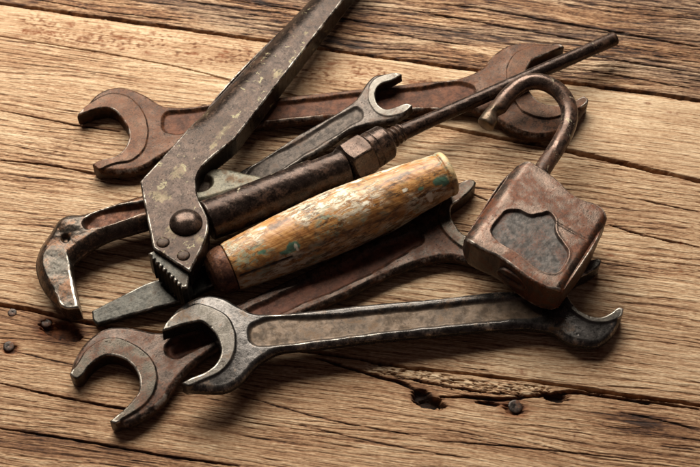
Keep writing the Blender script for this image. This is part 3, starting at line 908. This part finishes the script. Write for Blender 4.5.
def dome(name, fr, px, r, hgt, mat, parent, seed, lift=0):
    x, y = fr.loc(*px)
    base = fr.o + fr.ex*x + fr.ey*y - fr.n*1.0
    top = base + fr.n
    pr = [(0, r*1.0)] + [(1.0 + hgt*math.sin(a), r*math.cos(a)) for a in np.linspace(0.0, math.pi/2-.03, 18)]
    pr = [(0, r), (0.9, r)] + pr[1:]
    return lathe(name, (base, top), pr, mat, parent, seg=64, step=.5, noise=.10, seed=seed)


dome("rivet", FP, (186, 223), 10.2, 6.0, M_NUT, pw, 21)
dome("rivet", FP, (163, 242.5), 4.0, 1.3, M_P, pw, 22)
dome("rivet", FP, (183.5, 255.5), 4.0, 1.3, M_P, pw, 23)

# ------------------------------------------------------------------ tube with hex nut, collar and long rod
ZC = lambda x: 24.0 - 7.0*(x-212)/(615-212)
a0, a1 = at(207, 221, ZC(207)), at(345, 167, ZC(345))
tb = thing("tube_spanner", Matrix.Translation(Vector(a0*MM)), "dark plum steel tube ending in a hex nut, ringed collar and long thin rod", "tool")
L = np.linalg.norm(a1-a0)
lathe("tube", (a0, a1), [(0, 9), (0.01, 12.0), (0.8, 12.9), (L-2.0, 12.9), (L-.6, 12.4), (L, 11.4), (L+.01, 8)], M_TUBE, tb, seg=96, seed=31, noise=.22,
      rfun=lambda T_, TH, R: R - 2.8*(1-sst(6, 10, np.abs(T_-(L-12))))*(1-sst(.28, .55, np.abs(np.angle(np.exp(1j*(TH-.72)))))))
n0, n1 = at(346, 166, ZC(346)), at(397, 135, ZC(397))
Ln = np.linalg.norm(n1-n0); nx_ = nrm(n1-n0)
hexr = 15.2


def hexf(T_, TH, R):
    th = np.mod(TH + .05, math.pi/3) - math.pi/6
    return np.minimum(R, hexr*math.cos(math.pi/6)/np.cos(th)*1.0)


e0, e1 = 0.0, Ln*.40
lathe("hex_nut", (n0, n1), [(e0-1, 7), (e0-1, 11), (e0, 12.9), (e0+1.3, 15.0), (e1-1.3, 15.0), (e1-.2, 12.8), (e1, 11), (e1+.01, 7)], M_NUT, tb, seg=120, step=.5, rfun=hexf, noise=.14, seed=32, wfun=lambda T_, TH: 1.3*np.exp(-((np.abs(np.mod(TH+.05, math.pi/3)-math.pi/6)-math.pi/6)/.055)**2))
c0, c1 = e1-.3, Ln*.80
lathe("collar", (n0, n1), [(c0, 6), (c0, 11.4), (c0+1.5, 12.4), (c0+5, 12.6), (c0+5.6, 11.9), (c0+6.3, 12.5), (c1-2.2, 12.0), (c1-.4, 10.6), (c1, 9.0), (c1+.01, 4)], M_NUT, tb, seg=96, step=.4, noise=.15, seed=33)
th_ = [(c1-.5, 4)]
x_ = c1-.5
for k in range(4):
    th_ += [(x_+.2, 6.0-.25*k), (x_+1.5, 7.2-.3*k), (x_+2.4, 7.2-.3*k), (x_+3.3, 5.9-.25*k)]
    x_ += 3.4
th_ += [(x_+.5, 5.4), (x_+1, 3)]
lathe("thread", (n0, n1), th_, M_NUT, tb, seg=72, step=.3, noise=.08, seed=34)
r0, r1 = at(399, 134, ZC(399)), at(615, 38.5, ZC(615))
Lr = np.linalg.norm(r1-r0)
lathe("rod", (r0, r1), [(0, 3), (0, 5.6), (20, 5.0), (45, 4.7), (Lr-1, 4.9), (Lr-.3, 4.6), (Lr, 3.6), (Lr+.01, 2)], M_TUBE, tb, seg=64, step=.7, noise=.16, seed=35)

# ------------------------------------------------------------------ screwdriver with spattered wooden handle
ZE = lambda x: 15.0 + 13.0*(x-209)/(452-209)
h0, h1 = at(209, 276.5, ZE(209)), at(451, 172, ZE(451))
LH = np.linalg.norm(h1-h0)
sd = thing("screwdriver", Matrix.Translation(Vector(h0*MM)), "old screwdriver with fat paint-spattered wooden handle and flat grey blade", "screwdriver")
hd = lathe("wooden_handle", (h0, h1), [(LH*.085, 8), (LH*.085, 15.3), (LH*.10, 15.9), (LH*.2, 17.3), (LH*.32, 18.7), (LH*.45, 19.8), (LH*.56, 19.9), (LH*.68, 18.9), (LH*.80, 17.4), (LH*.90, 15.6), (LH*.955, 14.7), (LH*.962, 14.0), (LH*.968, 14.9), (LH*.985, 14.7), (LH*.992, 13.6), (LH*.994, 10), (LH*.985, 6)], M_HANDLE, sd, seg=160, step=.7, noise=.28, seed=41)
# paint drops and the long crack, from the handle's own surface coordinates
me = hd.data
co = np.empty(len(me.vertices)*3, np.float32); me.vertices.foreach_get("co", co); co = co.reshape(-1, 3)/MM
ang = np.arctan2(co[:, 2], co[:, 1]); tl = co[:, 0]


def px_on(px, py):
    """where a photo pixel meets the handle: (t, angle)"""
    M = np.array(hd.matrix_world if False else (sd.matrix_basis @ hd.matrix_basis))
    R = M[:3, :3]; o = M[:3, 3]/MM
    d = R.T @ ray(px, py); p = R.T @ (CAMP-o)
    r = 17.5
    a = d[1]**2+d[2]**2; b = 2*(p[1]*d[1]+p[2]*d[2]); c = p[1]**2+p[2]**2-r*r
    t = (-b-math.sqrt(max(b*b-4*a*c, 0)))/(2*a)
    q = p+t*d
    return q[0], math.atan2(q[2], q[1])


def drops(lst, seed):
    m = np.zeros(len(tl))
    for (x, y, a, b, rot) in lst:
        t0, g0_ = px_on(x, y)
        dx = tl-t0; dy = np.angle(np.exp(1j*(ang-g0_)))*18
        c, s = math.cos(rot), math.sin(rot)
        e = np.sqrt(((dx*c+dy*s)/a)**2+((-dx*s+dy*c)/b)**2)+.35*fbm(tl/3+9, ang*6, seed, 3)
        m = np.maximum(m, 1-sst(.8, 1.0, e))
    return m


for nm, ar in (("drop_green", drops([(441, 181, 5.5, 3.2, .2), (447, 184, 3, 2.5, 0), (421, 189, 2.2, 1.4, 0), (293, 246, 4.5, 3.0, .3), (286, 252, 5, 1.5, .2), (262, 252, 3, 1.5, .1)], 600)),
               ("drop_white", drops([(431, 199, 4.6, 2.0, 1.5), (387, 171, 3.5, 2.0, .1), (296, 247, 3.0, 1.0, 1.4), (357, 184, 4, 1.6, .3), (365, 204, 3, 1.2, 0), (262, 229, 3.5, 1.0, .2), (430, 196, 2.5, 2.0, 0), (405, 190, 2, 1.2, 0), (340, 193, 2.6, 1.0, .2)], 610))):
    at_ = me.attributes.new(nm, "FLOAT", "POINT"); at_.data.foreach_set("value", ar.astype(np.float32))
q0, q1 = px_on(241, 277), px_on(292, 256)
cl = np.clip((tl-q0[0])/(q1[0]-q0[0]), 0, 1)
dcr = np.abs(np.angle(np.exp(1j*(ang-(q0[1]+(q1[1]-q0[1])*cl)))))*18 + np.maximum(q0[0]-tl, 0)+np.maximum(tl-q1[0], 0)
ck = 1-sst(.45, 1.0, dcr+.3*pn(tl/4, ang*3, 620))
me.attributes["groove"].data.foreach_set("value", ck.astype(np.float32))
at_ = me.attributes.new("rim", "FLOAT", "POINT"); at_.data.foreach_set("value", sst(LH*.968, LH*.974, tl).astype(np.float32))
rad = np.hypot(co[:, 1], co[:, 2])
sc_ = 1-ck*.06
co[:, 1] *= sc_; co[:, 2] *= sc_
me.vertices.foreach_set("co", (co*MM).ravel()); me.update()
lathe("end_cap", (h0, h1), [(-.3, 3), (.0, 6), (1.0, 9.5), (3, 12.4), (6, 14.3), (10, 15.1), (LH*.078, 15.2), (LH*.083, 14.3), (LH*.083, 8)], M_FERR, sd, seg=96, step=.6, noise=.25, seed=42)
FBL = Frame((95, 318), 6, (200, 280), 13)
solid("blade", FBL, 5, [(91.5, 310.5, 1), (120, 296), (150, 281.5), (162, 278), (190, 268), (213, 262, 1), (222, 280, 1), (180, 301), (150, 309), (97, 324, 1), (93.5, 321)], M_BL, sd,
      lambda X, Y, D: (edge(D, 1.0)+.10*fbm(X/6, Y/6, 99, 3)+.1, {"groove": 0*X, "pad": 0*X}), seed=12)

# ------------------------------------------------------------------ padlock
FH = Frame((510, 257), 40, (560, 190), 36)
pl = thing("padlock", FH.matrix(24), "rusty red-brown iron padlock with its shackle swung open", "padlock")
REC = spline(FH.pts([(491, 231), (498, 219), (507, 210), (519, 209.5), (531, 214.5), (540, 213), (549, 211.5), (555, 218), (556, 231), (563, 242), (568.5, 250), (565.5, 263), (554, 273), (544, 271), (517, 252), (494, 237)]))
STEP = [FH.loc(556, 222), FH.loc(586, 239)]


LE = [FH.loc(466, 232), FH.loc(511, 168)]
RE = [FH.loc(562, 289), FH.loc(608, 216)]


def line_d(e, X, Y):
    (ax, ay), (bx, by) = e
    return np.abs((X-ax)*(by-ay)-(Y-ay)*(bx-ax))/math.hypot(bx-ax, by-ay)


def zd_lock(X, Y, D):
    dr = sdf(REC, X, Y) + .25*pn(X/4, Y/4, 700)
    sr = sst(-.4, .9, dr)
    z = .2 + 2.0*sr + edge(D, 1.0) + 5.5*np.clip(1-line_d(LE, X, Y)/8.5, 0, 1)**2 + 2.6*np.clip(1-line_d(RE, X, Y)/4.0, 0, 1)**2
    z = z + sr*(.28*fbm(X/4.5, Y/4.5, 701, 3)) + .15*fbm(X/14, Y/14, 702, 3) + .22*sst(.40, .7, fbm(X/2.2, Y/2.2, 703, 3))
    # shallow step towards the shackle end
    d, tt = pdist([STEP[0], STEP[1]], X, Y)
    z = z + .5*np.exp(-(d/.9)**2) - .35*np.exp(-(np.maximum(-dr, 0)/1.2)**2)*(1-sr)
    return np.clip(z, 0, 11), {"groove": sr, "pad": sst(2, 5, D)*(1-sr)}


solid("body", FH, 23, [(465, 233, 1), (476, 216), (508, 170), (517, 161, 1), (527, 160), (537, 164.5), (556, 178), (575, 195), (584, 199.5), (593, 202), (602, 207), (608, 215, 1), (604, 223), (596, 241), (563, 289, 1), (553, 288), (500, 256.5), (468, 238)], M_H, pl, zd_lock, seed=13, res=.4)
# keyhole cover on the end face that looks at us
pe0, pe1 = [FH.o + FH.ex*q[0] + FH.ey*q[1] for q in (FH.loc(468, 238), FH.loc(549, 285.5))]
ed = nrm(pe1-pe0)
outw = nrm(np.cross(ed, FH.n))
if np.dot(outw, CAMP-pe0) < 0: outw = -outw
kc = pe0*.40 + pe1*.60 - FH.n*11.5
bl = spline(FH.pts([(563, 289, 1), (553, 288), (500, 256.5), (468, 238), (465, 233, 1)]), closed=False)
bl = np.array([FH.o + FH.ex*q[0] + FH.ey*q[1] for q in bl])
near = np.abs((bl-kc) @ ed) < 11
kc = kc + outw*float(np.max((bl[near]-kc) @ outw))
th = np.linspace(0, 2*math.pi, 48, endpoint=False)
ring = []
for (sx, sy, dz) in ((10.8, 5.4, -3.0), (10.8, 5.4, -.25), (10.4, 5.0, .10), (9.8, 4.5, .05), (9.4, 4.1, -.35), (6.6, 1.1, -.2), (6.2, .75, -1.6)):
    ring.append([kc + ed*(sx*np.sign(math.cos(t))*abs(math.cos(t))**.8) + FH.n*(sy*math.sin(t)) + outw*dz for t in th])
Vr = np.array(ring).reshape(-1, 3) - kc
f = []
for i in range(len(ring)-1):
    for j in range(48):
        f += [i*48+j, i*48+(j+1) % 48, (i+1)*48+(j+1) % 48, (i+1)*48+j]
tot = [4]*((len(ring)-1)*48) + [48]
f += [(len(ring)-1)*48+j for j in range(48)]
me = raw_mesh("keyhole_cover", Vr, np.array(f), starts_of(np.array(tot)), np.array(tot), {"side": np.full(len(Vr), .8), "wear": np.zeros(len(Vr)), "groove": np.zeros(len(Vr)), "pad": np.zeros(len(Vr))})
link("keyhole_cover", me, M_H, pl, Matrix.Translation(Vector(kc*MM)))


def sweep(name, pts, rads, mat, parent, seg=48, noise=.15, seed=0, rfun=None, pfun=None):
    P = np.array(pts); n = len(P)
    Tn = np.gradient(P, axis=0); Tn /= np.linalg.norm(Tn, axis=1)[:, None]
    nv = nrm(np.cross(Tn[0], [0, 0, 1.0])); rings = []
    s = np.concatenate([[0], np.cumsum(np.linalg.norm(np.diff(P, axis=0), axis=1))])
    th = np.arange(seg)*2*math.pi/seg
    for i in range(n):
        nv = nrm(nv - Tn[i]*np.dot(nv, Tn[i])); bn = np.cross(Tn[i], nv)
        r = rads[i] + noise*(fbm(s[i]/8+np.cos(th)*2, np.sin(th)*2+s[i]/25, seed, 3)) * min(1, rads[i]/3)
        if rfun: r = rfun(s[i], s[-1], th, r)
        rings.append(P[i] + nv*(np.cos(th)*r)[:, None] + bn*(np.sin(th)*r)[:, None])
    o = P.mean(0)
    V = np.concatenate(rings)-o
    i = np.arange(n-1)[:, None]; j = np.arange(seg)[None, :]
    a = i*seg+j; b = i*seg+(j+1) % seg
    F = np.stack([a, b, b+seg, a+seg], -1).reshape(-1, 4)
    loops = np.concatenate([F.ravel(), np.arange(seg)[::-1], (n-1)*seg+np.arange(seg)])
    tot = np.concatenate([np.full(len(F), 4), [seg, seg]])
    me = raw_mesh(name, V, loops, starts_of(tot), tot, {"side": np.zeros(len(V)), "wear": np.zeros(len(V)), "groove": np.zeros(len(V)), "pad": np.repeat(pfun(s, s[-1]), seg) if pfun else np.zeros(len(V))})
    return link(name, me, mat, parent, Matrix.Translation(Vector(o*MM)))


sp_px = [(538, 178, 25), (546, 164, 25), (558, 146, 25.5), (568, 125, 26.5), (568.5, 107, 28), (559, 91.5, 30), (543, 82.5, 31.5), (526, 83, 31), (510, 93.5, 29.5), (496, 111, 27), (485, 125.5, 25)]
sp3 = np.array([at(*p) for p in sp_px])
k = 10
crv = []
for i in range(len(sp3)-1):
    p0, p1, p2, p3 = sp3[max(i-1, 0)], sp3[i], sp3[i+1], sp3[min(i+2, len(sp3)-1)]
    for m in range(k):
        t = m/k
        crv.append(.5*((2*p1)+(-p0+p2)*t+(2*p0-5*p1+4*p2-p3)*t*t+(-p0+3*p1-3*p2+p3)*t**3))
crv.append(sp3[-1])
rd = np.full(len(crv), 5.6)
rd[-9:] = 6.1; rd[-1] = 5.2; rd[-2] = 6.0


def notch(s, Lt, th, r):
    q = Lt-s
    return r - 3.8*np.clip(1-abs(q-11)/4.2, 0, 1)**.5*np.clip(np.cos(th-3.4), 0, 1)


sweep("shackle", crv, rd, M_SH, pl, seed=51, rfun=notch, noise=.22, pfun=lambda q, Lt: 1-sst(4, 26, Lt-q))

# ------------------------------------------------------------------ nails in the boards
proto = None
for (px, py, r, z, lab) in ((514, 408.5, 4.3, -.2, "dark round nail head beside the split in the lower plank"),
                            (9.5, 348.5, 3.4, -1.0, "small rusty nail head nearest the left edge"),
                            (47, 324.5, 3.6, -2.4, "rusted nail head sunk in the dark hole at the left"),
                            (13, 315, 2.8, -.6, "flat grey nail head just below the left plank seam")):
    p = at(px, py, z-3)
    if proto is None:
        pr = [(0, 1.2), (2.6, 1.4), (2.7, 3.6), (3.0, 4.1), (3.4, 4.25), (3.8, 4.0), (4.05, 3.2), (4.1, 1.5), (4.0, .3)]
        proto = lathe("nail", (p, p+np.array([.10, -.12, 1.0])), pr, M_NAIL, None, seg=40, step=.3, noise=.22, seed=61)
        o = proto
    else:
        o = proto.copy(); COL.objects.link(o)
        o.matrix_basis = Matrix.Translation(Vector(p*MM)) @ proto.matrix_basis.to_3x3().to_4x4() @ Matrix.Rotation(1.3*px, 4, "X") @ Matrix.Diagonal((1, r/4.3, r/4.3, 1))
    tag(o, lab, "nail", "nails driven into the planks")
# two bent wire staples left in the top plank
for (px, py, rz, lab) in ((603.5, 9, .4, "bent wire pin stuck in the dark plank near the top edge"), (690, 41.5, -.3, "bent wire pin stuck in the dark plank near the right edge")):
    c = at(px, py, 0)
    a = np.linspace(-.3, 2.9, 18)
    pts = [c+np.array([3.2*math.cos(t)*math.cos(rz), 2.6*math.sin(t)+1.2*math.cos(t)*math.sin(rz), .6+1.1*math.sin(t)]) for t in a]
    pts = [pts[0]-np.array([0, 0, 3.0])] + pts
    o = sweep("bent_pin", pts, np.full(len(pts), .55), M_NAIL, None, seg=14, noise=.05, seed=71)
    tag(o, lab, "nail", "bent pins in the top plank")
